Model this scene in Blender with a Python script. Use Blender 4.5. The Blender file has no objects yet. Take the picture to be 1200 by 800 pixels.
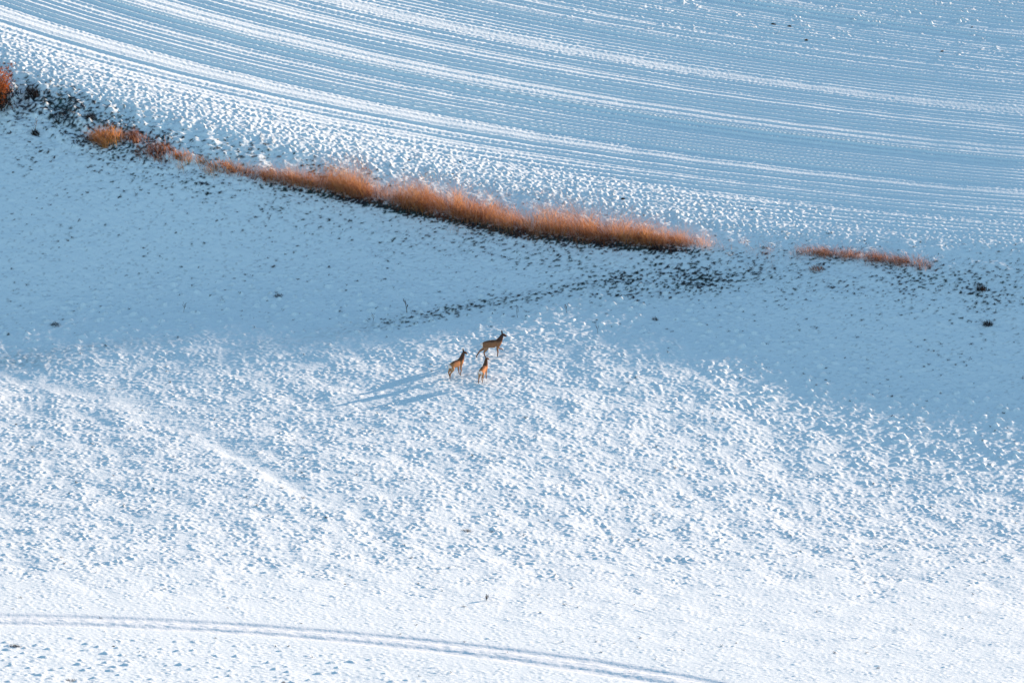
import bpy, math, random
import numpy as np
from mathutils import Vector, Matrix

S = bpy.context.scene
COL = S.collection
rad = math.radians

# ------------------------------------------------------------------ camera
DIST, PITCH, VIEW_W = 250.0, rad(20), 42.0
cam_d = bpy.data.cameras.new('camera'); cam = bpy.data.objects.new('camera', cam_d); COL.objects.link(cam)
cam.location = (0, -DIST*math.cos(PITCH), DIST*math.sin(PITCH))
cam.rotation_euler = (math.pi/2-PITCH, 0, 0)
cam_d.sensor_width = 36; cam_d.lens = 36*DIST/VIEW_W
cam_d.clip_start = 1; cam_d.clip_end = 5000
S.camera = cam

# ------------------------------------------------------------------ light
SUN_E, SUN_A = rad(9.0), rad(35.0)          # elevation, azimuth from +X towards +Y
sun_dir = Vector((math.cos(SUN_E)*math.cos(SUN_A), math.cos(SUN_E)*math.sin(SUN_A), math.sin(SUN_E)))
w = bpy.data.worlds.new('World'); S.world = w; w.use_nodes = True
nt = w.node_tree; bg = nt.nodes['Background']
sky = nt.nodes.new('ShaderNodeTexSky'); sky.sky_type = 'NISHITA'; sky.sun_disc = False
sky.sun_elevation = SUN_E; sky.sun_rotation = math.pi/2 - SUN_A
sky.altitude = 1200; sky.air_density = 1.0; sky.dust_density = 0.0; sky.ozone_density = 0.7
nt.links.new(sky.outputs[0], bg.inputs[0]); bg.inputs[1].default_value = 0.138
sd = bpy.data.lights.new('sun', 'SUN'); sd.energy = 5.0; sd.angle = rad(0.5); sd.color = (1.0, 0.65, 0.485)
so = bpy.data.objects.new('sun', sd); COL.objects.link(so)
so.rotation_euler = sun_dir.to_track_quat('Z', 'Y').to_euler()
S.view_settings.view_transform = 'Standard'; S.view_settings.look = 'None'
S.view_settings.gamma = 1; S.view_settings.exposure = 1.06
S.render.engine = 'CYCLES'

# ------------------------------------------------------------------ photo survey helpers (1200 x 800 photo)
FPX = 1200*DIST/VIEW_W
CP, SP = math.cos(PITCH), math.sin(PITCH)
CY, CZ = -DIST*CP, DIST*SP
def project(x, y, z):
    dy = y-CY; dz = z-CZ
    dep = dy*CP - dz*SP
    return 600+FPX*x/dep, 400-FPX*(dy*SP+dz*CP)/dep

def line(pts):
    xs = [p[0] for p in pts]; ys = [p[1] for p in pts]
    return lambda px: np.interp(px, xs, ys)
def sm(a, b, t):
    t = np.clip((t-a)/(b-a), 0, 1); return t*t*(3-2*t)
EDGE = line([(-400,-40),(0,72),(50,95),(150,130),(250,155),(400,190),(550,218),(700,243),(800,262),(900,276),(1000,283),(1200,290),(1600,292)])
STRIP = line([(-400,10),(0,118),(100,152),(130,159),(200,181),(300,203),(400,220),(500,240),(600,261),(700,274),(800,283),(900,290),(1000,298),(1080,309),(1200,322),(1600,340)])
BASE = line([(-400,440),(0,404),(100,376),(200,358),(400,362),(550,376),(650,376),(760,366),(830,382),(880,414),(940,450),(1000,478),(1100,498),(1200,512),(1600,540)])
TRACK = line([(-800,715),(-400,717),(0,725),(100,727),(200,731),(300,737),(400,745),(500,755),(600,767),(700,781),(800,798),(900,818),(1000,842),(1200,900),(1600,1040)])
OLDTRK = line([(-200,410),(0,437),(60,450),(130,466),(200,490),(270,527),(330,562),(400,592),(520,620),(700,640)])

# ------------------------------------------------------------------ macro terrain: marched away from and towards the viewer
gxs = np.arange(-60, 60.01, 0.5)
def slope(px, py):
    e = EDGE(px); b = BASE(px)
    right = sm(850, 1250, px)
    top = -0.06 + 0.155*sm(250, 950, px) + 0.045*sm(950, 1150, px) - 0.07*sm(-70, -45, py-e)*sm(1150, 800, px)
    bank = 0.33 - 0.02*right + 0.05*sm(350, 0, px)
    low = 0.085 - 0.145*sm(370, 560, py) - 0.12*sm(540, 740, py) + 0.05*sm(800, 1150, px)*sm(740, 520, py)
    s = top + (bank-top)*sm(-14-10*sm(420, 250, px), 22-14*sm(420, 250, px), py-e)
    wr = sm(720, 900, px)
    b = b-24-14*wr
    s = s + (low-s)*np.clip((lambda t: t*t*(3-2*t))(np.clip((py-b+55+60*wr)/(125+170*wr), 0, 1)), 0, 1)
    return s
def blur1(a, sig, axis):
    r = int(3*sig)+1; k = np.exp(-0.5*(np.arange(-r, r+1)/sig)**2); k /= k.sum()
    a = np.moveaxis(a, axis, 0); n = a.shape[0]
    p = np.concatenate([np.repeat(a[:1], r, 0), a, np.repeat(a[-1:], r, 0)])
    o = sum(k[j]*p[j:j+n] for j in range(2*r+1))
    return np.moveaxis(o, 0, axis)
def march(y1, dy):
    n = int(round(abs(y1/dy))); h = np.zeros_like(gxs); out = [h.copy()]; y = 0
    for i in range(n):
        px, py = project(gxs, y, h)
        fade = 1.0-sm(90, 160, abs(y))
        gx = np.clip(np.gradient(h, gxs), -0.2, 0.2)
        h = h + (slope(px, py)-0.75*gx*math.cos(SUN_A)/math.sin(SUN_A))*fade*dy; y += dy
        h = blur1(h, 1.0, 0); out.append(h.copy())
    return np.array(out)
up = march(200, 0.2); dn = march(-200, -0.2)
MH = np.concatenate([dn[:0:-1], up]); MY = np.arange(-200, 200.01, 0.2)[:len(MH)]

MH = blur1(MH, 5, 0); MH = blur1(MH, 4, 1)

DX, DY = 0.042, 0.062
X0, X1, Y0, Y1 = -30.0, 30.0, -56.0, 78.0
fx = np.arange(X0, X1+1e-6, DX); fy = np.arange(Y0, Y1+1e-6, DY)
def mh_interp(xs, ys):
    A = np.array([np.interp(ys, MY, MH[:, i]) for i in range(MH.shape[1])]).T
    return np.array([np.interp(xs, gxs, A[j]) for j in range(A.shape[0])])
HM = mh_interp(fx, fy)
HS = blur1(blur1(HM, 14, 1), 5, 0)
NX, NY = len(fx), len(fy)
XX, YY = np.meshgrid(fx, fy)
edge = np.minimum(np.minimum(XX-X0, X1-XX), np.minimum(YY-Y0, Y1-YY)); WIN = sm(0, 2.0, edge)
HM = HM*(1-WIN) + HS*WIN
PX, PY = project(XX, YY, HM)

# ------------------------------------------------------------------ relief noise
rng = np.random.default_rng(7)
kx = np.fft.rfftfreq(NX, DX)[None, :]; ky = np.fft.fftfreq(NY, DY)[:, None]
def field(wl, width=0.5, ax=1.0, ay=1.0, rot=0.0):
    """band-passed random relief of wavelength wl metres, unit deviation"""
    c, s_ = math.cos(rot), math.sin(rot)
    k = np.sqrt(((c*kx+s_*ky)*ax)**2+((-s_*kx+c*ky)*ay)**2)+1e-9
    f = np.exp(-0.5*(np.log(k*wl)/width)**2)
    n = np.fft.irfft2(np.fft.rfft2(rng.standard_normal((NY, NX)).astype(np.float32))*f, (NY, NX))
    return (n/n.std()).astype(np.float32)

e = EDGE(PX); b = BASE(PX); st = STRIP(PX)
de = PY-e; db = PY-b; ds = PY-st
in_field = 1-sm(-18, 2, de)
wr_ = sm(720, 900, PX); db = db+12
in_low = sm(-50-50*wr_, 60+40*wr_, db)
in_bank = (1-in_field)*(1-in_low)
H = HM.astype(np.float32).copy()

n_s = field(0.15, 0.32, ax=1.9); n_m = field(0.28, 0.45, ax=2.1); n_l = field(1.7, 0.6, ax=1.1); n_xl = field(5, 0.6, ax=1.0)
clod = np.maximum(0, n_m*0.55+n_s*0.55-0.25)
# lower field: crusted snow with small clods, smoother near the vehicle track
trk = PY-TRACK(PX)
smooth_low = sm(640, 705, PY+n_xl*14)
rough = in_low*(1-0.5*smooth_low)*np.clip(0.85+0.35*n_l, 0.15, 1.6)*(1-0.85*np.exp(-(trk/11.0)**4))
old = PY-OLDTRK(PX); oldw = np.exp(-(old/10.0)**2)*sm(480, 330, PX)
rough *= 1-0.7*oldw
H += rough*(0.0095*clod + 0.0070*n_s + 0.0058*n_m)
calm = 1-0.9*np.exp(-(trk/28.0)**2)
H += in_low*calm*(0.007*n_l*(1-0.5*smooth_low) + 0.018*n_xl*(1-0.5*smooth_low))
H -= 0.032*oldw*in_low
n_b = field(0.42, 0.3, ax=1.5)
bord = np.exp(-((db-5)/(38+30*wr_))**2)
H += bord*0.075*np.clip(n_b-1.15, 0, 1.2)
H += 0.05*np.clip(n_b-1.3, 0, 1.2)*(sm(8, 30, trk)*sm(800, 300, PX)+0.5*in_low*(1-smooth_low))
# bank: wind-smoothed snow, slightly lumpy
H += in_bank*(0.012*n_l + 0.007*n_m + 0.0042*n_s)
lump = np.exp(-((ds+10)/30.0)**2)*sm(420, 60, PX)*in_bank
H += lump*(0.05*np.maximum(0, n_m) + 0.05*n_l)
# field edge: broken clods left by the plough
edge_band = sm(-62, -20, de)*(1-sm(-3, 7, de))*(0.45+0.55*sm(1150, 750, PX))
H += edge_band*(0.036*clod + 0.009*n_s + 0.05*np.clip(n_b-1.2, 0, 1.2))
# furrows
F = 0.305*PX-0.000065*PX**2
phi = PY - F*(1.12-0.0015*np.clip(PY, 0, 300))
ph = np.arange(-500, 500, 0.25)
def band1(wl, width, seed):
    r = np.random.default_rng(seed); k = np.fft.rfftfreq(len(ph), 0.25)+1e-9
    v = np.fft.irfft(np.fft.rfft(r.standard_normal(len(ph)))*np.exp(-0.5*(np.log(k*wl)/width)**2), len(ph))
    return v/v.std()
f1 = band1(5.6, 0.16, 3); f2 = band1(26, 0.3, 5); f3 = band1(70, 0.3, 8); f4 = band1(4.2, 0.15, 12)
A1 = np.clip(0.85+0.35*band1(30, 0.4, 24), 0.35, 1.5)
prof = (np.maximum(0, f1+0.2)**1.3*0.030+f1*0.008)*A1 + f2*0.003 + f3*0.003 + f4*0.008
along = np.interp(phi.ravel(), ph, prof).reshape(phi.shape)
an = np.interp(phi.ravel(), ph, A1).reshape(phi.shape)
fmask = in_field*(1-0.75*edge_band)
fade_r = 1-0.55*sm(900, 1250, PX)
n_t = field(0.30, 0.3, ax=0.9); n_rows = field(0.5, 0.4, ax=0.35, rot=0)
H += fmask*along*fade_r
H += fmask*0.0045*n_t*np.clip(an, 0.2, 1.4)*(1-0.4*sm(700, 1100, PX)) + fmask*0.006*n_xl
brk = np.maximum(0, n_l+0.1)*sm(60, -10, PY-0.10*(PX-600))*sm(500, 800, PX)
H += fmask*brk*0.03*clod
# vehicle track: two pressed ruts and a loose middle
def rut(c, wd): return np.exp(-((trk-c)/wd)**4)
tw = 1+0.35*sm(300, 800, PX)
H -= 0.038*rut(-4.2*tw, 1.9*tw)+0.052*rut(4.4*tw, 2.3*tw)
H -= (0.022+0.006*n_l)*np.exp(-(trk/(7*tw))**4)
H += 0.005*n_m*np.exp(-(trk/(6*tw))**2)
# ------------------------------------------------------------------ where grass and soil show through the snow
bare = np.zeros_like(H)
nb1 = field(0.17, 0.3, ax=1.5, ay=0.9, rot=rad(25)); nb2 = field(0.45, 0.4, ax=1.4, ay=0.8, rot=rad(25)); nb3 = field(3.5, 0.5)
def blob(cx, cy, rx, ry, rot=0):
    c, s_ = math.cos(rot), math.sin(rot); u = (PX-cx)*c+(PY-cy)*s_; v = -(PX-cx)*s_+(PY-cy)*c
    return np.exp(-(u/rx)**2-(v/ry)**2)
dens = in_bank*(0.04+0.32*np.exp(-((ds-28)/34.0)**2)+0.10*nb3)
dens += 0.60*blob(790, 335, 115, 16, rad(-9)) + 0.85*blob(560, 358, 190, 9, rad(-11)) + 0.16*blob(700, 300, 260, 28, rad(12))
dens += 0.42*blob(90, 408, 110, 6, rad(-5))+0.5*blob(30, 425, 60, 6, rad(-8)) + 1.0*blob(90, 135, 150, 26, rad(22)) + 0.45*blob(330, 185, 160, 14, rad(14))+0.35*blob(1150, 330, 80, 26)
dens += in_bank*(1.2*np.exp(-((ds-11)/6.0)**2)*sm(230, 420, PX)*sm(850, 780, PX)) + 0.45*blob(1020, 306, 80, 8, rad(6))
dens += in_low*0.02
score = nb1*0.6+nb2*0.45+dens*2.0
bare = sm(1.65, 2.6, score)*np.clip(in_bank+in_low*sm(60, 0, db)+edge_band*0.15, 0, 1)
soft = 0.9*blob(560, 358, 200, 8, rad(-11)) + 0.8*blob(800, 335, 120, 15, rad(-9)) + 0.8*blob(20, 424, 60, 9) + 0.5*blob(100, 408, 110, 6, rad(-5))
bare = np.maximum(bare, 0.42*soft*sm(-0.9, 1.4, nb1*0.6+nb2*0.7))
bare = np.maximum(bare, 0.28*sm(0.7, 1.7, n_s*0.6+nb2*0.5+dens*1.2)*in_bank)
bare = np.maximum(bare, sm(2.6, 3.0, n_s*0.7+nb2*0.5)*in_low*0.8)
H += bare*0.012
H = HM*(1-WIN)+H*WIN

# ------------------------------------------------------------------ the ground mesh (fine where seen, growing coarse to the horizon)
def tails(a, lo, hi):
    t = []; s_ = 0.4; v = 0
    while v < 2200: v += s_; s_ *= 1.22; t.append(v)
    t = np.array(t); return a[0]-t[::-1], a[-1]+t
tx0, tx1 = tails(fx, 0, 0); ty0, ty1 = tails(fy, 0, 0)
gx_all = np.concatenate([tx0, fx, tx1]); gy_all = np.concatenate([ty0, fy, ty1])
HA = mh_interp(gx_all, gy_all)
ox, oy = len(tx0), len(ty0)
HA[oy:oy+NY, ox:ox+NX] = H
BA = np.zeros_like(HA); BA[oy:oy+NY, ox:ox+NX] = bare
TA = np.zeros(HA.shape, bool); TA[oy:oy+NY, ox:ox+NX] = np.abs(trk) < 8*tw
nx, ny = len(gx_all), len(gy_all)
AX, AY = np.meshgrid(gx_all, gy_all)
CO = np.stack([AX, AY, HA], -1).reshape(-1, 3).astype(np.float32)
idx = np.arange(nx*ny).reshape(ny, nx)
Q = np.stack([idx[:-1, :-1], idx[:-1, 1:], idx[1:, 1:], idx[1:, :-1]], -1).reshape(-1, 4)
qt = (TA[:-1, :-1] & TA[1:, 1:]).ravel()

def hgt(x, y):
    i = np.clip((x-X0)/DX, 0, NX-1.001); j = np.clip((y-Y0)/DY, 0, NY-1.001)
    i0 = int(i); j0 = int(j); a, c = i-i0, j-j0
    return float(H[j0, i0]*(1-a)*(1-c)+H[j0, i0+1]*a*(1-c)+H[j0+1, i0]*(1-a)*c+H[j0+1, i0+1]*a*c)
def at(px, py):
    """ground point seen at photo pixel (px, py)"""
    d = Vector(((px-600)/FPX, CP-(400-py)/FPX*-SP, -SP+(400-py)/FPX*CP))
    d = Vector(((px-600)/FPX, CP+(400-py)/FPX*SP, -SP+(400-py)/FPX*CP))
    o = Vector((0, CY, CZ)); lo, hi = 180.0, 420.0; t = lo
    while t < hi:
        p = o+d*t
        if p.z < hgt(p.x, p.y): break
        t += 0.5
    a, b_ = t-0.5, t
    for _ in range(12):
        m = (a+b_)/2; p = o+d*m
        if p.z < hgt(p.x, p.y): b_ = m
        else: a = m
    p = o+d*b_; return Vector((p.x, p.y, hgt(p.x, p.y)))

def mesh_np(name, co, quads, mats, attr=None, smooth=True, mi=None):
    me = bpy.data.meshes.new(name)
    n = quads.shape[1]
    me.vertices.add(len(co)); me.vertices.foreach_set('co', np.ascontiguousarray(co, np.float32).ravel())
    me.loops.add(quads.size); me.loops.foreach_set('vertex_index', quads.astype(np.int32).ravel())
    me.polygons.add(len(quads)); me.polygons.foreach_set('loop_start', np.arange(0, quads.size, n, dtype=np.int32))
    me.polygons.foreach_set('loop_total', np.full(len(quads), n, np.int32))
    me.polygons.foreach_set('use_smooth', np.full(len(quads), smooth))
    for m in (mats if isinstance(mats, list) else [mats]): me.materials.append(m)
    if mi is not None: me.polygons.foreach_set('material_index', mi.astype(np.int32))
    if attr:
        for k, v in attr.items():
            at_ = me.attributes.new(k, 'FLOAT', 'POINT'); at_.data.foreach_set('value', v.astype(np.float32))
    me.update(calc_edges=True)
    o = bpy.data.objects.new(name, me); COL.objects.link(o); return o

# ------------------------------------------------------------------ materials
def mat(name, col, rough=0.8, noise=None, transl=None):
    m = bpy.data.materials.new(name); m.use_nodes = True; t = m.node_tree; p = t.nodes['Principled BSDF']
    p.inputs['Base Color'].default_value = (*col, 1); p.inputs['Roughness'].default_value = rough
    p.inputs['Specular IOR Level'].default_value = 0.2
    if noise:
        sc, c2 = noise
        tc = t.nodes.new('ShaderNodeTexCoord'); n = t.nodes.new('ShaderNodeTexNoise'); n.inputs['Scale'].default_value = sc
        n.inputs['Detail'].default_value = 4
        r = t.nodes.new('ShaderNodeValToRGB'); r.color_ramp.elements[0].position = .35; r.color_ramp.elements[1].position = .65
        r.color_ramp.elements[0].color = (*col, 1); r.color_ramp.elements[1].color = (*c2, 1)
        t.links.new(tc.outputs['Object'], n.inputs['Vector']); t.links.new(n.outputs['Fac'], r.inputs['Fac'])
        t.links.new(r.outputs['Color'], p.inputs['Base Color'])
        if transl:
            out = t.nodes['Material Output']; tr = t.nodes.new('ShaderNodeBsdfTranslucent'); mx = t.nodes.new('ShaderNodeMixShader')
            mx.inputs[0].default_value = transl
            t.links.new(r.outputs['Color'], tr.inputs['Color']); t.links.new(p.outputs[0], mx.inputs[1]); t.links.new(tr.outputs[0], mx.inputs[2])
            t.links.new(mx.outputs[0], out.inputs['Surface'])
    return m
def snow_mat(name, col):
    m = bpy.data.materials.new(name); m.use_nodes = True; t = m.node_tree; p = t.nodes['Principled BSDF']
    p.inputs['Roughness'].default_value = 0.75; p.inputs['Specular IOR Level'].default_value = 0.25
    a = t.nodes.new('ShaderNodeAttribute'); a.attribute_name = 'bare'
    tc = t.nodes.new('ShaderNodeTexCoord')
    n1 = t.nodes.new('ShaderNodeTexNoise'); n1.inputs['Scale'].default_value = 3.0; n1.inputs['Detail'].default_value = 6
    n2 = t.nodes.new('ShaderNodeTexNoise'); n2.inputs['Scale'].default_value = 1.2; n2.inputs['Detail'].default_value = 5
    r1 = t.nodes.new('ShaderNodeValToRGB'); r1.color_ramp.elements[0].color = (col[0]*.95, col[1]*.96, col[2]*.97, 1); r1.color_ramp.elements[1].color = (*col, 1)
    r2 = t.nodes.new('ShaderNodeValToRGB'); r2.color_ramp.elements[0].color = (0.03, 0.085, 0.085, 1); r2.color_ramp.elements[1].color = (0.025, 0.03, 0.045, 1)
    r2.color_ramp.elements[0].position = .4; r2.color_ramp.elements[1].position = .62
    mx = t.nodes.new('ShaderNodeMix'); mx.data_type = 'RGBA'
    for n in (n1, n2): t.links.new(tc.outputs['Object'], n.inputs['Vector'])
    t.links.new(n1.outputs['Fac'], r1.inputs['Fac']); t.links.new(n2.outputs['Fac'], r2.inputs['Fac'])
    t.links.new(a.outputs['Fac'], mx.inputs[0]); t.links.new(r1.outputs['Color'], mx.inputs[6]); t.links.new(r2.outputs['Color'], mx.inputs[7])
    t.links.new(mx.outputs[2], p.inputs['Base Color'])
    n3 = t.nodes.new('ShaderNodeTexNoise'); n3.inputs['Scale'].default_value = 8; n3.inputs['Detail'].default_value = 3
    bp = t.nodes.new('ShaderNodeBump'); bp.inputs['Strength'].default_value = 0.6; bp.inputs['Distance'].default_value = 0.03
    t.links.new(tc.outputs['Object'], n3.inputs['Vector']); t.links.new(n3.outputs['Fac'], bp.inputs['Height']); t.links.new(bp.outputs[0], p.inputs['Normal'])
    return m
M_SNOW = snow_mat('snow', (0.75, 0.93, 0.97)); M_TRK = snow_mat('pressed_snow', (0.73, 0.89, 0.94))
M_DRY = mat('dry_grass', (0.52, 0.21, 0.06), 0.7, (1.3, (0.68, 0.40, 0.13)), 0.6)
M_PALEG = mat('pale_grass', (0.62, 0.36, 0.22), 0.7, (1.0, (0.70, 0.45, 0.30)), 0.6)
M_RUSSET = mat('russet_grass', (0.20, 0.065, 0.035), 0.8, (2.0, (0.34, 0.14, 0.06)), 0.35)
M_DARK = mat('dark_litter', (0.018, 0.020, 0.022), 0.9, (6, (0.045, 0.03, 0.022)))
M_SOIL = mat('soil', (0.03, 0.022, 0.018), 0.95, (14, (0.06, 0.045, 0.035)))
M_BARK = mat('bark', (0.05, 0.03, 0.02), 0.9, (20, (0.09, 0.05, 0.03)))
M_LEAF = mat('rust_leaves', (0.30, 0.08, 0.02), 0.8, (5, (0.45, 0.16, 0.05)), 0.35)

# ------------------------------------------------------------------ ground objects
def sub(name, q, m):
    used, inv = np.unique(q, return_inverse=True)
    o = mesh_np(name, CO[used], inv.reshape(-1, 4), m, {'bare': BA.ravel()[used]})
    o['kind'] = 'structure'; return o
sub('snowy_ground', Q[~qt], M_SNOW)
sub('vehicle_track', Q[qt], M_TRK)

# ------------------------------------------------------------------ blades
def blades(n, base, height, width, lean, seed, segs=3):
    """n thin bent blades as quads; base (n,3), height (n), lean (n,2)"""
    r = np.random.default_rng(seed)
    th = r.uniform(0, math.pi, n); wv = np.stack([np.cos(th), np.sin(th), np.zeros(n)], 1)
    rows = []
    for k in range(segs+1):
        t = k/segs
        c = base + np.stack([lean[:, 0]*t**1.8, lean[:, 1]*t**1.8, height*t*(1-0.12*t)], 1)
        wd = (width*(1-0.8*t))[:, None]*0.5
        rows.append(c-wv*wd); rows.append(c+wv*wd)
    V = np.stack(rows, 1)                            # n, 2(segs+1), 3
    m = 2*(segs+1); off = (np.arange(n)*m)[:, None]
    q = np.concatenate([off+np.array([[2*k, 2*k+1, 2*k+3, 2*k+2]]) for k in range(segs)], 0)
    return V.reshape(-1, 3), q
def tag(o, label, cat, group=None, kind=None):
    if label: o['label'] = label
    if cat: o['category'] = cat
    if group: o['group'] = group
    if kind: o['kind'] = kind
    return o
R = np.random.default_rng(11)
def world_from_px(pts): return np.array([tuple(at(a, c)) for a, c in pts])

# the long strip of dry grass on the crest
def scatter_px(n, f, cell=None):
    pts = f(n); 
    return world_from_px(pts)
def strip_blades(x0, x1, n, up, dn, hmin, hmax, wd, seed, patch, hs=None):
    r = np.random.default_rng(seed)
    # anchor points on the ground, then many blades around each
    na = max(12, n//14)
    px = r.uniform(x0, x1, na); t = r.laplace(0, 0.8, na)+0.15*r.normal(0, 1, na)
    py = STRIP(px)+3+np.where(t < 0, t*up(px), t*dn(px))
    A = world_from_px(list(zip(px, py)))
    dens = patch(px); keep = r.uniform(0, 1, na) < dens; A = A[keep]; px = px[keep]; tt = np.abs(t[keep])
    k = 14; B = np.repeat(A, k, 0); m = len(B)
    B[:, 0] += r.normal(0, 0.16, m); B[:, 1] += r.normal(0, 0.16, m)
    B[:, 2] = [hgt(a, c)-0.03 for a, c in B[:, :2]]
    hh = r.uniform(hmin, hmax, m)*np.repeat(np.clip(1.15-0.35*tt, 0.4, 1.1)*r.uniform(0.35, 1.25, len(A))*(HGT(px)*1.12 if hs is None else hs), k)
    tuft = np.repeat(r.normal(0, 0.34, (len(A), 2))+np.stack([0.35*np.sin(px*0.07), 0*px], 1), k, 0)
    ln = (np.stack([r.normal(-0.25, 0.50, m), r.normal(-0.05, 0.35, m)], 1)+tuft)*hh[:, None]
    return blades(m, B, hh, np.full(m, wd), ln, seed+1)
HGT = line([(255,.3),(275,.5),(330,.6),(370,.65),(395,1.2),(420,1.1),(450,.6),(480,1.0),(520,1.25),(560,1.2),(600,.8),(620,.6),(650,1.1),(690,1.3),(730,1.0),(770,.85),(795,.8),(808,.3)])
bump = lambda px, c, w_: np.exp(-((px-c)/w_)**2)
upf = lambda px: 3.0+7*sm(330, 450, px)*sm(820, 640, px)+2*bump(px, 400, 30)
dnf = lambda px: 1.5+3*sm(380, 500, px)*sm(790, 620, px)
pf = lambda px: np.clip(0.25+0.55*sm(290, 350, px)-0.4*bump(px, 458, 18)-0.35*bump(px, 612, 14)+0.30*np.sin(px*0.13)*np.sin(px*0.037+1)+0.2*np.sin(px*0.31), 0.08, 1)*sm(810, 790, px)
v, q = strip_blades(262, 806, 15500, upf, dnf, 0.30, 1.35, 0.009, 31, pf)
nb_ = len(q)//3; mm = np.random.default_rng(77)
zone = np.tile(np.clip(mm.choice([0, 1, 2], nb_, p=[.42, .32, .26]), 0, 2), 3)
tag(mesh_np('dry_grass', v, q, [M_DRY, M_PALEG, M_RUSSET], smooth=False, mi=zone), 'long strip of dry orange grass running along the crest of the snowy bank', 'grass', None, 'stuff')
v, q = strip_blades(340, 830, 5200, lambda p: 9+5*np.sin(p*0.05)**2, lambda p: 2+0*p, 0.35, 1.0, 0.007, 61, lambda p: 0*p+0.9, 0.9)
tag(mesh_np('pale_grass', v, q, M_PALEG, smooth=False), 'sparse pale pinkish grass stems feathering the upper edge of the long orange strip', 'grass', None, 'stuff')
v, q = strip_blades(262, 806, 11000, lambda p: upf(p)*1.1, lambda p: dnf(p)+1.5, 0.15, 0.5, 0.016, 35, lambda p: 0*p+0.8)
v2, q2 = v, q
tag(mesh_np('undergrowth', v, q, M_RUSSET, smooth=False), 'low dark russet undergrowth at the foot of the dry orange grass strip', 'undergrowth', None, 'stuff')

DW = line([(800,.35),(815,.14),(870,.10),(930,.16),(950,.8),(985,1),(1005,.6),(1030,.85),(1065,.9),(1088,.15),(1100,.05)])
v, q = strip_blades(800, 1100, 13000, lambda p: 2.5+3*sm(930, 870, p), lambda p: 1.5+7*sm(960, 900, p), 0.12, 0.62, 0.011, 51, lambda p: DW(p)*np.clip(0.6+0.4*np.sin(p*0.21)+0.25*np.sin(p*0.63+1), 0.05, 1), 0.9)
nb_ = len(q)//3; zone = np.tile(mm.choice([0, 1, 2], nb_, p=[.5, .3, .2]), 3)
tag(mesh_np('russet_grass', v, q, [M_RUSSET, M_PALEG, M_DARK], smooth=False, mi=zone), 'ragged russet grass on the right of the bank crest, thinning to scattered stalks towards the long orange strip', 'grass', None, 'stuff')

# matted dark grass poking through the snow of the bank
cand = np.argwhere(bare > 0.6); sel = cand[R.choice(len(cand), min(9000, len(cand)), False)]
bx = fx[sel[:, 1]]; by = fy[sel[:, 0]]; bz = H[sel[:, 0], sel[:, 1]]
kk = 4; B = np.repeat(np.stack([bx, by, bz-0.01], 1), kk, 0); m = len(B); B[:, :2] += R.normal(0, 0.035, (m, 2))
hh = R.uniform(0.02, 0.08, m); ln = np.stack([R.normal(-0.5, 0.6, m), R.normal(-0.3, 0.6, m)], 1)*hh[:, None]
v, q = blades(m, B, hh, np.full(m, 0.02), ln, 5, 2)
tag(mesh_np('frozen_grass', v, q, M_DARK, smooth=False), 'short dark frozen grass poking through the thin snow of the shaded bank', 'grass', None, 'stuff')

# ------------------------------------------------------------------ single tufts, weeds, clods
def empty(name, loc, rz=0):
    o = bpy.data.objects.new(name, None); o.empty_display_size = 0.2; COL.objects.link(o); o.location = loc; o.rotation_euler = (0, 0, rz); return o
def tuft(px, py, w_, h, n, m, label, seed, name='grass_tuft', cat='grass tuft', group='separate grass tufts on the bank', lean=-0.3, flat=0.5):
    p = at(px, py); r = np.random.default_rng(seed)
    ang = r.uniform(0, 2*math.pi, n); rr = np.sqrt(r.uniform(0, 1, n))*r.uniform(0.6, 1, n)*w_/2
    B = np.stack([np.cos(ang)*rr, np.sin(ang)*rr*flat*1.6, np.zeros(n)], 1)
    if w_ >= 0.9:
        cl = r.normal(0, 1, (6, 2))*[w_*0.28, w_*0.22]; k_ = r.integers(0, 6, n); far = r.uniform(0, 1, n) < 0.62
        B[far, :2] = cl[k_[far]]+r.normal(0, w_*0.09, (int(far.sum()), 2))
    B[:, 2] = [hgt(p.x+a, p.y+c)-p.z-0.03 for a, c in B[:, :2]]
    hh = h*r.uniform(0.45, 1.0, n)*(1-0.5*rr/(w_/2)*r.uniform(0, 1, n))
    ln = np.stack([r.normal(lean, 0.3, n)+0.5*B[:, 0]/(w_+.01), r.normal(0, 0.3, n)+0.4*B[:, 1]/(w_+.01)], 1)*hh[:, None]
    v, q = blades(n, B, hh, np.full(n, 0.016), ln, seed+1)
    mi_ = np.tile(r.choice([0, 1, 2], n, p=[.6, .25, .15]), len(q)//n)
    o = mesh_np(name, v, q, [m, M_PALEG if m is not M_DARK else m, M_RUSSET if m is not M_DARK else m], smooth=False, mi=mi_); o.location = p
    return tag(o, label, cat, group)
tuft(129, 166, 1.5, 0.85, 620, M_DRY, 'bushy orange grass tuft standing alone left of the long grass strip', 41)
tuft(156, 163, 1.0, 0.5, 320, M_RUSSET, 'low brown grass tuft just right of the bushy orange tuft', 42)
tuft(100, 165, 1.1, 0.28, 260, M_DARK, 'flattened blackish tuft just left of the bushy orange tuft', 43)
tuft(190, 182, 1.7, 0.55, 480, M_RUSSET, 'wide russet grass tuft between the bushy orange tuft and the long strip', 44)
tuft(216, 187, 1.0, 0.5, 260, M_DRY, 'sparse pale orange tuft touching the wide russet tuft on its right', 45)
tuft(250, 198, 1.3, 0.4, 460, M_DRY, 'thin pinkish tuft at the left end of the long grass strip', 46)
tuft(39, 112, 0.7, 0.45, 320, M_DARK, 'dark upright tuft near the rust coloured bush at the left edge', 47)
tuft(107, 137, 0.6, 0.35, 260, M_DARK, 'small dark tuft above the bushy orange tuft', 48)
tuft(42, 157, 0.4, 0.3, 200, M_DARK, 'small dark round tuft below a pale dry stalk on the left bank', 49)
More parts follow.
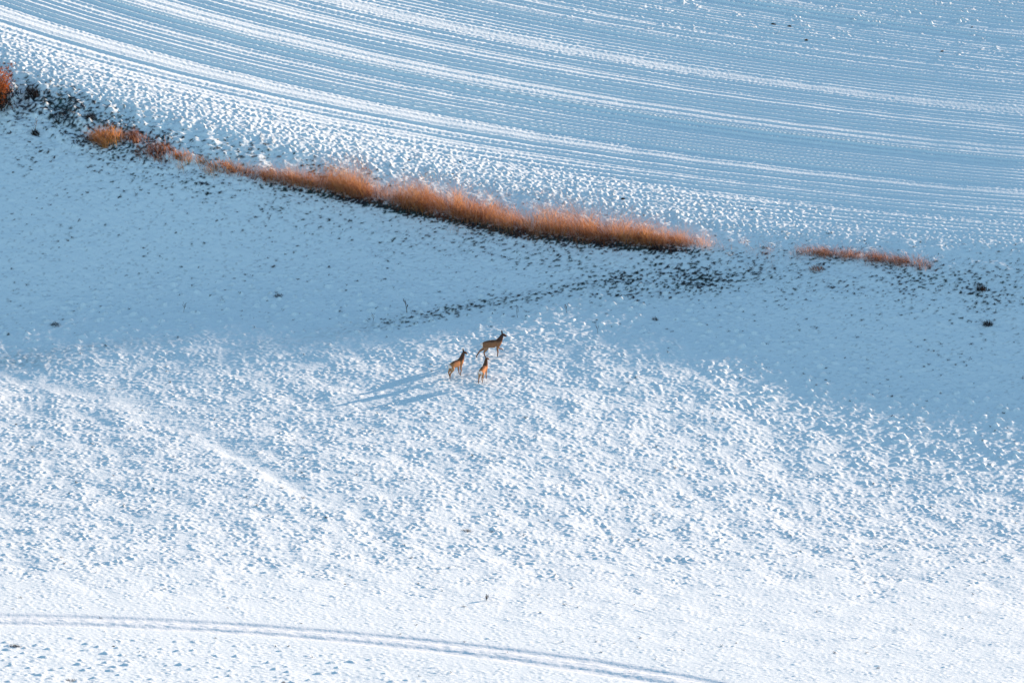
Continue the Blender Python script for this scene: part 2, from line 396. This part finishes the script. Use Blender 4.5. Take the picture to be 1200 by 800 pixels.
tuft(72, 138, 0.9, 0.25, 200, M_DARK, 'low dark smear of grass between the two dark tufts on the left bank', 50)
tuft(958, 316, 0.7, 0.28, 160, M_RUSSET, 'small reddish tuft on the snow just below the ragged russet grass on the right', 58)
tuft(1150, 340, 0.5, 0.35, 200, M_DARK, 'dark tuft in the shaded snow near the right edge, upper of two', 60)
tuft(1158, 381, 0.5, 0.3, 180, M_DARK, 'dark tuft in the shaded snow near the right edge, lower of two', 61)
tuft(327, 347, 0.45, 0.16, 140, M_DARK, 'flat blackish tuft alone in the smooth blue snow left of centre', 62)
tuft(65, 381, 0.5, 0.16, 150, M_DARK, 'flat blackish tuft alone in the blue snow close to the left edge', 63)
tuft(765, 292, 0.3, 0.25, 120, M_DARK, 'tiny dark tuft under the right end of the orange strip', 64)
tuft(768, 375, 0.3, 0.2, 60, M_DARK, 'tiny sparse tuft beneath the greenish bare patch right of centre', 65)
tuft(548, 622, 0.45, 0.14, 90, M_DARK, 'small heap of dead grass in the bright snow below the deer', 66)
tuft(18, 757, 0.4, 0.14, 160, M_DARK, 'flat dark tuft below the vehicle track near the lower left corner', 67)
tuft(84, 797, 0.5, 0.12, 110, M_DARK, 'dark tuft cut by the bottom edge of the picture near its left', 68)

def tube(P, r0, r1, sides=5):
    V = []; Fc = []
    for i, p in enumerate(P):
        r_ = r0+(r1-r0)*i/(len(P)-1)
        d = (P[min(i+1, len(P)-1)]-P[max(i-1, 0)]).normalized(); a = d.orthogonal().normalized(); c = d.cross(a)
        for k in range(sides):
            t = 2*math.pi*k/sides; V.append(tuple(p+a*math.cos(t)*r_+c*math.sin(t)*r_))
    for i in range(len(P)-1):
        for k in range(sides):
            Fc.append((i*sides+k, i*sides+(k+1) % sides, (i+1)*sides+(k+1) % sides, (i+1)*sides+k))
    return V, Fc
def mesh_py(name, V, Fc, m, parent=None, smooth=True):
    me = bpy.data.meshes.new(name); me.from_pydata(V, [], Fc); me.materials.append(m)
    for p in me.polygons: p.use_smooth = smooth
    o = bpy.data.objects.new(name, me); COL.objects.link(o); o.parent = parent; return o
def weed(px, py, h, m, label, seed, thick=0.012):
    r = random.Random(seed); p = at(px, py)
    P = [Vector((0.05*h*math.sin(i*0.9+seed), 0, h*i/5-0.03)) for i in range(6)]
    V, Fc = tube(P, thick, thick*0.4)
    for k in range(6):
        z = h*(0.35+0.1*k); a = r.uniform(0, 6.28); b0 = Vector((0.05*h*math.sin(z/h*5*0.9+seed), 0, z-0.03))
        P2 = [b0, b0+Vector((math.cos(a)*0.05, math.sin(a)*0.05, 0.07)), b0+Vector((math.cos(a)*0.09, math.sin(a)*0.09, 0.15))]
        v2, f2 = tube(P2, thick*0.5, thick*0.9, 4); o0 = len(V); V += v2; Fc += [tuple(i+o0 for i in f) for f in f2]
    o = mesh_py('dry_weed', V, Fc, m); o.location = p
    return tag(o, label, 'weed', 'dry weed stalks in the snow')
M_STALK = mat('weed_stalk', (0.05, 0.035, 0.03), 0.9); M_PALE = mat('pale_stalk', (0.30, 0.20, 0.14), 0.9)
weed(476, 366, 0.55, M_STALK, 'tall dark weed stalk in blue snow above and left of the deer', 1, 0.016)
weed(606, 372, 0.55, M_STALK, 'thin weed stalk in blue snow above and right of the deer', 2, 0.008)
weed(664, 366, 0.35, M_STALK, 'short weed stalk right of the thin one above the deer', 3, 0.010)
weed(216, 366, 0.40, M_STALK, 'thin weed stalk at the border of smooth blue and bright snow on the left', 4, 0.008)
weed(42, 153, 0.60, M_PALE, 'pale dry weed stalk over the small dark round tuft on the left bank', 5, 0.012)
weed(437, 378, 0.40, M_STALK, 'faint weed stalk left of the tall dark one', 6, 0.007)
weed(700, 390, 0.35, M_STALK, 'small weed stalk standing where the bright snow begins right of the deer', 7, 0.007)
weed(570, 703, 0.12, M_STALK, 'stub of dark weed in the smooth snow above the vehicle track', 8, 0.016)

def clod(px, py, size, label, seed, m=None):
    size *= 0.65
    r = random.Random(seed); p = at(px, py); V = []; Fc = []; ns, nr = 9, 5
    for j in range(nr):
        t = (j/(nr-1))*math.pi/2
        for k in range(ns):
            a = 2*math.pi*k/ns; rr = size*math.cos(t)*r.uniform(0.75, 1.2)*0.5+0.002
            V.append((math.cos(a)*rr*1.5, math.sin(a)*rr, size*0.5*math.sin(t)*r.uniform(0.8, 1.15)-0.02))
    for j in range(nr-1):
        for k in range(ns):
            Fc.append((j*ns+k, j*ns+(k+1) % ns, (j+1)*ns+(k+1) % ns, (j+1)*ns+k))
    Fc.append(tuple((nr-1)*ns+k for k in range(ns)))
    o = mesh_py('soil_clod', V, Fc, m or M_SOIL, smooth=False); o.location = p
    return tag(o, label, 'clod', 'dark soil clods on the snow')
clod(906, 29, 0.26, 'larger of two dark clods at the top of the upper field', 1)
clod(925, 31, 0.20, 'dark clod just right of the larger one in the upper field', 2)
clod(945, 47, 0.18, 'small dark clod below the pair in the upper field', 3)
clod(1104, 60, 0.16, 'lone dark clod at the right of the upper field', 4)
clod(1139, 32, 0.14, 'tiny dark clod highest on the right of the upper field', 5)
clod(479, 188, 0.16, 'dark clod on the bright field edge above the left half of the grass strip', 6)
clod(539, 190, 0.14, 'dark clod on the field edge above the middle of the grass strip', 7)
clod(730, 233, 0.20, 'dark reddish clod on the field edge above the right of the grass strip', 8)
clod(881, 246, 0.16, 'dark clod in the upper field above the gap in the grass', 9)
clod(530, 204, 0.16, 'dark clod between the bright field edge and the grass strip', 10)
clod(353, 730, 0.10, 'tiny dark clod on the upper rut of the vehicle track', 11)
clod(133, 757, 0.14, 'dark clod under the vehicle track in the lower left', 12)
clod(147, 768, 0.10, 'tiny clod below and right of the dark clod under the track', 13)
clod(404, 684, 0.12, 'small clod in the smooth bright snow above the vehicle track', 14)
clod(332, 799, 0.16, 'dark clod cut by the bottom edge of the picture', 15)
clod(735, 590, 0.10, 'tiny dark clod in the crusted snow right of the lower middle', 16)
clod(19, 497, 0.12, 'dark clod in the crusted snow at the left edge', 17)
clod(133, 557, 0.12, 'dark clod in the bluish crusted snow of the lower left', 18)

# ------------------------------------------------------------------ bush at the left edge
bp_ = at(-8, 126); bush = empty('bush', bp_)
tag(bush, 'rust coloured bush with dark shaded base, cut by the left edge of the picture', 'bush')
r = random.Random(3); V = []; Fc = []; tips = []
for k in range(60):
    a = r.uniform(0, 6.28); sp = r.uniform(0.1, 0.85); h = r.uniform(0.9, 1.9)
    P = [Vector((math.cos(a)*sp*t**0.8+r.uniform(-.03, .03), math.sin(a)*sp*t**0.8, -0.05+h*t)) for t in (0, .25, .5, .75, 1)]
    v2, f2 = tube(P, 0.022, 0.006); o0 = len(V); V += v2; Fc += [tuple(i+o0 for i in f) for f in f2]; tips += [p for p in P[1:]]
mesh_py('stems', V, Fc, M_BARK, bush)
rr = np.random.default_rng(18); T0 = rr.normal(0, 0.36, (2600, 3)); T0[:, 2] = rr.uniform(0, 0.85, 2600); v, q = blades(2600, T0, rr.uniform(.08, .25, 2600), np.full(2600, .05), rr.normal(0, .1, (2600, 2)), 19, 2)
mesh_np('shade_twigs', v, q, M_DARK, smooth=False).parent = bush  # near-black blades added low inside the bush, painting in its shadowed base
N = 5200; rr = np.random.default_rng(8); T = np.array([tuple(p) for p in tips]); Bc = T[rr.integers(0, len(T), N)]+rr.normal(0, 0.13, (N, 3))
Bc[:, 2] = np.abs(Bc[:, 2]); v, q = blades(N, Bc, rr.uniform(0.05, 0.13, N), np.full(N, 0.045), rr.normal(0, 0.05, (N, 2)), 9, 2)
fo = mesh_np('foliage', v, q, M_LEAF, smooth=False); fo.parent = bush

# ------------------------------------------------------------------ deer
def fur(name, back, flank, belly):
    m = bpy.data.materials.new(name); m.use_nodes = True; t = m.node_tree; p = t.nodes['Principled BSDF']; p.inputs['Roughness'].default_value = 0.85
    p.inputs['Specular IOR Level'].default_value = 0.15
    tc = t.nodes.new('ShaderNodeTexCoord'); sx = t.nodes.new('ShaderNodeSeparateXYZ'); n = t.nodes.new('ShaderNodeTexNoise'); n.inputs['Scale'].default_value = 9
    ad = t.nodes.new('ShaderNodeMath'); ad.operation = 'MULTIPLY_ADD'; ad.inputs[1].default_value = 0.14
    r = t.nodes.new('ShaderNodeValToRGB'); el = r.color_ramp.elements
    el[0].position = 0.0; el[0].color = (back[0]*.5, back[1]*.5, back[2]*.5, 1)
    for ps, c in ((0.40, flank), (0.54, belly), (0.64, flank), (0.78, flank), (0.86, back)):
        x = el.new(ps); x.color = (*c, 1)
    el[-1].position = 1.0; el[-1].color = (*back, 1)
    t.links.new(tc.outputs['Object'], sx.inputs[0]); t.links.new(tc.outputs['Object'], n.inputs['Vector'])
    t.links.new(n.outputs['Fac'], ad.inputs[0]); t.links.new(sx.outputs['Z'], ad.inputs[2]); t.links.new(ad.outputs[0], r.inputs[0]); t.links.new(r.outputs[0], p.inputs['Base Color'])
    return m
M_FUR = fur('deer_coat', (0.11, 0.055, 0.032), (0.42, 0.20, 0.085), (0.50, 0.30, 0.16))
M_FURD = fur('dark_deer_coat', (0.08, 0.042, 0.03), (0.29, 0.14, 0.07), (0.32, 0.19, 0.11))
M_RUMP = mat('white_rump', (0.75, 0.70, 0.64), 0.9); M_HOOF = mat('hoof', (0.02, 0.017, 0.015), 0.6); M_FACE = mat('muzzle', (0.06, 0.04, 0.035), 0.8)
M_EYE = mat('eye', (0.01, 0.008, 0.006), 0.2)

def skin_mesh(name, V, E, Rr, mats):
    me = bpy.data.meshes.new('tmp'); me.from_pydata([tuple(v) for v in V], E, [])
    o = bpy.data.objects.new('tmp', me); COL.objects.link(o)
    md = o.modifiers.new('s', 'SKIN'); md.use_smooth_shade = True; md.branch_smoothing = 0.6
    if not me.skin_vertices: me.attributes  # ensured by modifier data
    sv = me.skin_vertices[0].data if len(me.skin_vertices) else None
    if sv is None:
        bpy.context.view_layer.objects.active = o; o.select_set(True)
        bpy.ops.mesh.customdata_skin_add(); sv = me.skin_vertices[0].data
    for i, rr_ in enumerate(Rr):
        sv[i].radius = rr_ if isinstance(rr_, tuple) else (rr_, rr_)
        sv[i].use_root = (i == 0)
    s2 = o.modifiers.new('d', 'SUBSURF'); s2.levels = 2; s2.render_levels = 2
    dg = bpy.context.evaluated_depsgraph_get(); dg.update()
    nm = bpy.data.meshes.new_from_object(o.evaluated_get(dg)); nm.name = name
    bpy.data.objects.remove(o)
    nm.materials.clear()
    for m in mats: nm.materials.append(m)
    for p in nm.polygons: p.use_smooth = True
    ob = bpy.data.objects.new(name, nm); COL.objects.link(ob); return ob

def deer(px, py, heading, scale, legs, coat, label, neck=(0.0, 0.0), headturn=0.0):
    """heading: world yaw; legs: dict fl fr hl hr -> (knee dx, foot dx, lift)"""
    p = at(px, py); root = empty('roe_deer', p, heading); root.scale = (scale,)*3
    tag(root, label, 'deer', 'roe deer crossing the snowy field')
    nxk, nz = neck
    V = [Vector(v) for v in [(-.36, 0, .66), (-.12, 0, .635), (.12, 0, .60), (.28, 0, .665), (.36+nxk*.4, 0, .79+nz*.3), (.42+nxk, 0, .93+nz),
         (.46+nxk, 0.0, 1.04+nz)]]
    ht = Matrix.Rotation(headturn, 3, 'Z'); hb = V[6]
    V += [hb+ht@Vector((.06, 0, .0)), hb+ht@Vector((.13, 0, -.045)), hb+ht@Vector((.19, 0, -.08))]
    Rr = [.20, (.19, .225), (.19, .245), (.18, .22), .14, .095, .072, .068, .046, .03]
    E = [(i, i+1) for i in range(9)]
    V.append(Vector((-.46, 0, .645))); Rr.append(.085); E.append((0, 10)); V.append(Vector((-.53, 0, .655))); Rr.append(.03); E.append((10, 11))
    hoofs = []
    for nm, sy, front in (('fl', 1, 1), ('fr', -1, 1), ('hl', 1, 0), ('hr', -1, 0)):
        kd, fd, lift = legs[nm]; i0 = len(V)
        if front:
            pts = [(.23, .075*sy, .54, .085), (.19+kd*.3, .08*sy, .43, .052), (.21+kd, .075*sy, .25+lift*.5, .030), (.20+fd, .07*sy, .08+lift, .022), (.225+fd, .07*sy, .025+lift, .018)]
            j = 3
        else:
            pts = [(-.36, .075*sy, .57, .13), (-.28+kd*.3, .09*sy, .44, .088), (-.44+kd, .08*sy, .29+lift*.5, .034), (-.42+fd, .075*sy, .08+lift, .024), (-.395+fd, .075*sy, .025+lift, .019)]
            j = 0
        for k, (a, b2, c, r_) in enumerate(pts):
            V.append(Vector((a, b2, c))); Rr.append(r_); E.append((j if k == 0 else i0+k-1, i0+k))
        hoofs.append(V[-1])
    body = skin_mesh('body', V, E, Rr, [coat, M_RUMP, M_HOOF, M_FACE]); body.parent = root
    mz = V[9]
    for pl in body.data.polygons:
        c = pl.center
        if c.x < -.43 and .48 < c.z < .78 and abs(c.y) < .14: pl.material_index = 1
        elif c.z < .9 and any((c-h).length < .035 for h in hoofs): pl.material_index = 2
        elif (c-mz).length < .045: pl.material_index = 3
    for sy in (1, -1):
        # ear: cupped leaf
        EV = []; EF = []; n = 6
        for i in range(n):
            t = i/(n-1); wd = 0.036*math.sin(math.pi*(0.12+0.86*t))+.003
            cen = hb+ht@Vector((-.01-.01*t, sy*(.035+.075*t), .035+.13*t))
            sd_ = ht@Vector((0.7, -sy*.3, 0)).normalized()
            EV += [tuple(cen-sd_*wd), tuple(cen+ht@Vector((-.012, 0, 0))), tuple(cen+sd_*wd), tuple(cen+ht@Vector((-.020, 0, -.004)))]
        for i in range(n-1):
            for a, c in ((0, 1), (1, 2), (2, 3), (3, 0)): EF.append((i*4+a, i*4+c, i*4+4+c, i*4+4+a))
        mesh_py('ear', EV, EF, M_FACE, root)
        # eye
        ev = []; ef = []; ce = hb+ht@Vector((.10, sy*.045, .015)); 
        for i in range(5):
            for k in range(8):
                a = math.pi*i/4; t = 2*math.pi*k/8; ev.append(tuple(ce+Vector((math.sin(a)*math.cos(t), math.sin(a)*math.sin(t), math.cos(a)))*.012))
        for i in range(4):
            for k in range(8): ef.append((i*8+k, i*8+(k+1) % 8, i*8+8+(k+1) % 8, i*8+8+k))
        mesh_py('eye', ev, ef, M_EYE, root)
    return root
deer(577, 419, rad(10), 0.96, dict(fl=(.10, .24, .26), fr=(.02, .0, .02), hl=(-.10, -.26, .0), hr=(.06, .10, .0)), M_FURD,
     'dark brown roe deer striding right with one foreleg raised, highest of the three', neck=(-.03, -.03), headturn=rad(-8))
deer(535, 441, rad(45), 0.88, dict(fl=(.0, .03, .0), fr=(.02, -.03, .0), hl=(-.0, .06, .0), hr=(-.03, -.08, .0)), M_FUR,
     'tan roe deer standing on the left of the three, looking to the right', neck=(.0, .02), headturn=rad(-40))
deer(566.5, 446, rad(70), 0.78, dict(fl=(.0, .0, .0), fr=(.0, .05, .0), hl=(-.02, -.12, .0), hr=(.0, .05, .0)), M_FUR,
     'orange roe deer seen from behind with white rump, lowest of the three', neck=(-.02, .03), headturn=rad(-30))
